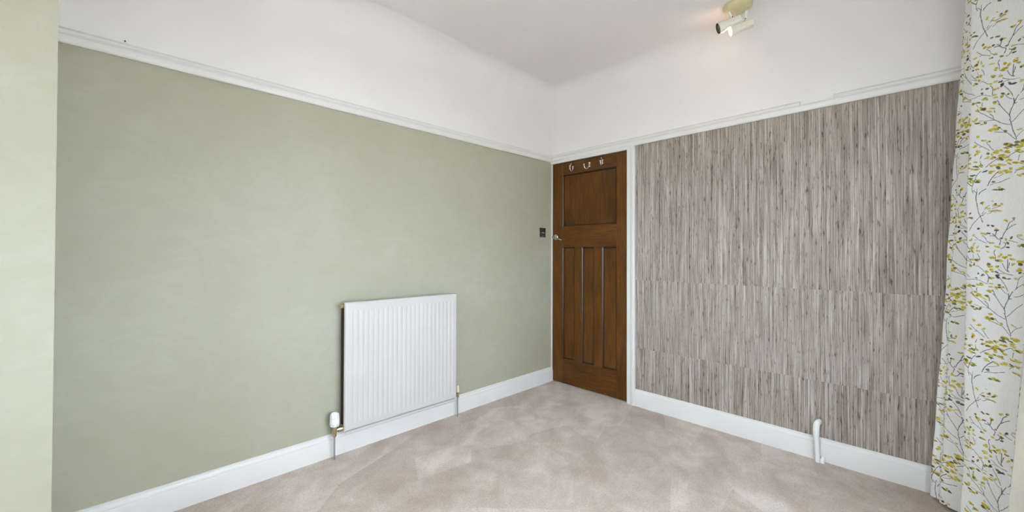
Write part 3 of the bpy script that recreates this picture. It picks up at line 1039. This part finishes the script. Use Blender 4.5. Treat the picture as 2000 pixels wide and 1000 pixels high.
for k in range(-4, 5):
    for n in range(-3, 4):
        ou = ridge_u + k*PW
        oz = H + k*.29 + n*REP
        if ou+PW < -.02 or ou > arc[-1]+.02: continue
        for tile in (0, 1, 2):
            L_ = LF[tile]
            for i in range(0, len(L_), 5):
              x, y, rx, ry, tn = L_[i:i+5]
              nl = 1 + int(rx*ry > 280) + int(rx*ry > 700) + int(rx*ry > 1400) + rng.randint(3)
              for q_ in range(nl):
                lx, ly = (x, y) if nl == 1 else (x + rng.uniform(-.75, .75)*rx, y + rng.uniform(-.8, .8)*ry)
                f_ = 1.0 if nl == 1 else .78 if nl == 2 else .62
                if nl > 1 and f_*ry < 11: f_ = 11/ry
                tt = tn if q_ == 0 or tn else (1 if rng.rand() < .16 else 0)
                du, dz = px2m(lx, ly, tile)
                cu, cz = ou+du, oz+dz
                a, b = min(rx*f_, 44)*.12*KU*1.22, min(ry*f_, 20)*.12*KV*1.15
                r_ = region(cu-a*1.6, cu+a*1.6, cz-a*1.1-b*1.5, cz+a*1.1+b*1.5)
                if r_ is None: continue
                sl, uu, zz = r_
                an = rng.uniform(-.75, .10) if tt != 2 else rng.uniform(-.3, .6)
                p_, w_ = (uu-cu)*math.cos(an)+(zz-cz)*math.sin(an), -(uu-cu)*math.sin(an)+(zz-cz)*math.cos(an)
                e = np.abs(p_/a)**1.7 + np.abs(w_/b)**1.7          # pointed oval
                e = e + .10*np.sin(uu*2300+q_)*np.sin(zz*1900)     # dry brush edge
                m = np.clip((1.0-e)/.25, 0, 1)*.94
                cs = tones[tt]
                blend(sl, m, cs[rng.randint(len(cs))])
                if tt in (0, 3):       # darker brush stroke inside the leaf
                    e2 = np.abs((p_-a*rng.uniform(-.4, .4))/(a*.62))**2 + np.abs((w_+b*rng.uniform(0, .6))/(b*.36))**2
                    blend(sl, np.clip((1-e2)/.5, 0, 1)*rng.uniform(.1, .85)*(1 if tt == 0 else .3), lin(112, 98, 46))
            for w, pts in ST[tile]:
                P = [px2m(pts[i], pts[i+1], tile) for i in range(0, len(pts), 2)]
                P = catmull([(ou+a, oz+b, 0) for a, b in P], 4)
                hw = w*.00050
                for p, q in zip(P, P[1:]):
                    r_ = region(min(p.x, q.x)-.004, max(p.x, q.x)+.004, min(p.y, q.y)-.004, max(p.y, q.y)+.004)
                    if r_ is None: continue
                    sl, uu, zz = r_
                    dx, dz_ = q.x-p.x, q.y-p.y
                    t_ = np.clip(((uu-p.x)*dx+(zz-p.y)*dz_)/(dx*dx+dz_*dz_+1e-12), 0, 1)
                    dd = np.sqrt((uu-p.x-t_*dx)**2+(zz-p.y-t_*dz_)**2)
                    blend(sl, np.clip((hw+.0006-dd)/.0010, 0, 1)*.92, stem_c)
ui = np.clip((us/RES).astype(int), 0, nu-1)
vi = np.clip(((vsz-CZ0)/RES).astype(int), 0, nv-1)
cc = cloth[vi][:, ui]
rgba = np.concatenate([cc, np.ones(cc.shape[:2]+(1,), np.float32)], -1)

def curtain_mat():
    t = NT('printed_linen')
    at = t.new('ShaderNodeVertexColor', layer_name='print')
    p, s = t.pos()
    n = t.noise(t.comb(t.math('MULTIPLY', s[0], 6), t.math('MULTIPLY', s[1], 6), s[2]), 60, 3, .6)
    c = t.mix(1, at.outputs[0], t.ramp(n, [(.3, (.94, .94, .94, 1)), (.7, (1.03, 1.03, 1.03, 1))]), 'MULTIPLY')
    set_mat(t, c, .85, 0, .1)
    t.bump(t.noise(p, 900, 2, .6), .25, .0005)
    tl = t.new('ShaderNodeBsdfTranslucent')
    t.link(c, tl.inputs['Color'])
    mx = t.new('ShaderNodeMixShader')
    mx.inputs[0].default_value = .12
    t.link(t.b.outputs[0], mx.inputs[1])
    t.link(tl.outputs[0], mx.inputs[2])
    t.link(mx.outputs[0], t.n['Material Output'].inputs[0])
    return t.m
M_cloth = curtain_mat()
cur = empty('curtain', (2.6, -.22, CZ0))
tag(cur, 'cream floor length curtain printed with yellow leafed grey twigs', 'curtain')
X, Y, Z = surf(us, vsz)
grid_mesh('printed_cloth', X, Y, Z, M_cloth, cur, rgba)
us2 = np.arange(0, arc[-1], .006)
zs2 = np.linspace(CZ0+.012, CZ1, 180)
X, Y, Z = surf(us2, zs2, -.0045)
grid_mesh('lining', X[:, ::-1], Y[:, ::-1], Z, M_lining, cur)

# curtain pole above the window
pole = empty('curtain_pole', (.46, -.30, 2.47))
tag(pole, 'white curtain pole over the window carrying the printed curtain', 'curtain pole')
bm = nb()
tube(bm, [(WX0-.15, -.30, 2.482), (2.86, -.30, 2.482)], .0125, 16)
obj('rod', bm, M_upvc, pole, 40)
for x in (WX0-.05, .5, 2.30):
    bm = nb()
    tube(bm, [(x, YW, 2.482), (x, -.30, 2.482)], .008, 10)
    lathe(bm, (x, YW, 2.482), (0, 1, 0), [(0, .022), (.004, .022), (.007, .012)], 16)
    obj('bracket', bm, M_upvc, pole, 35)
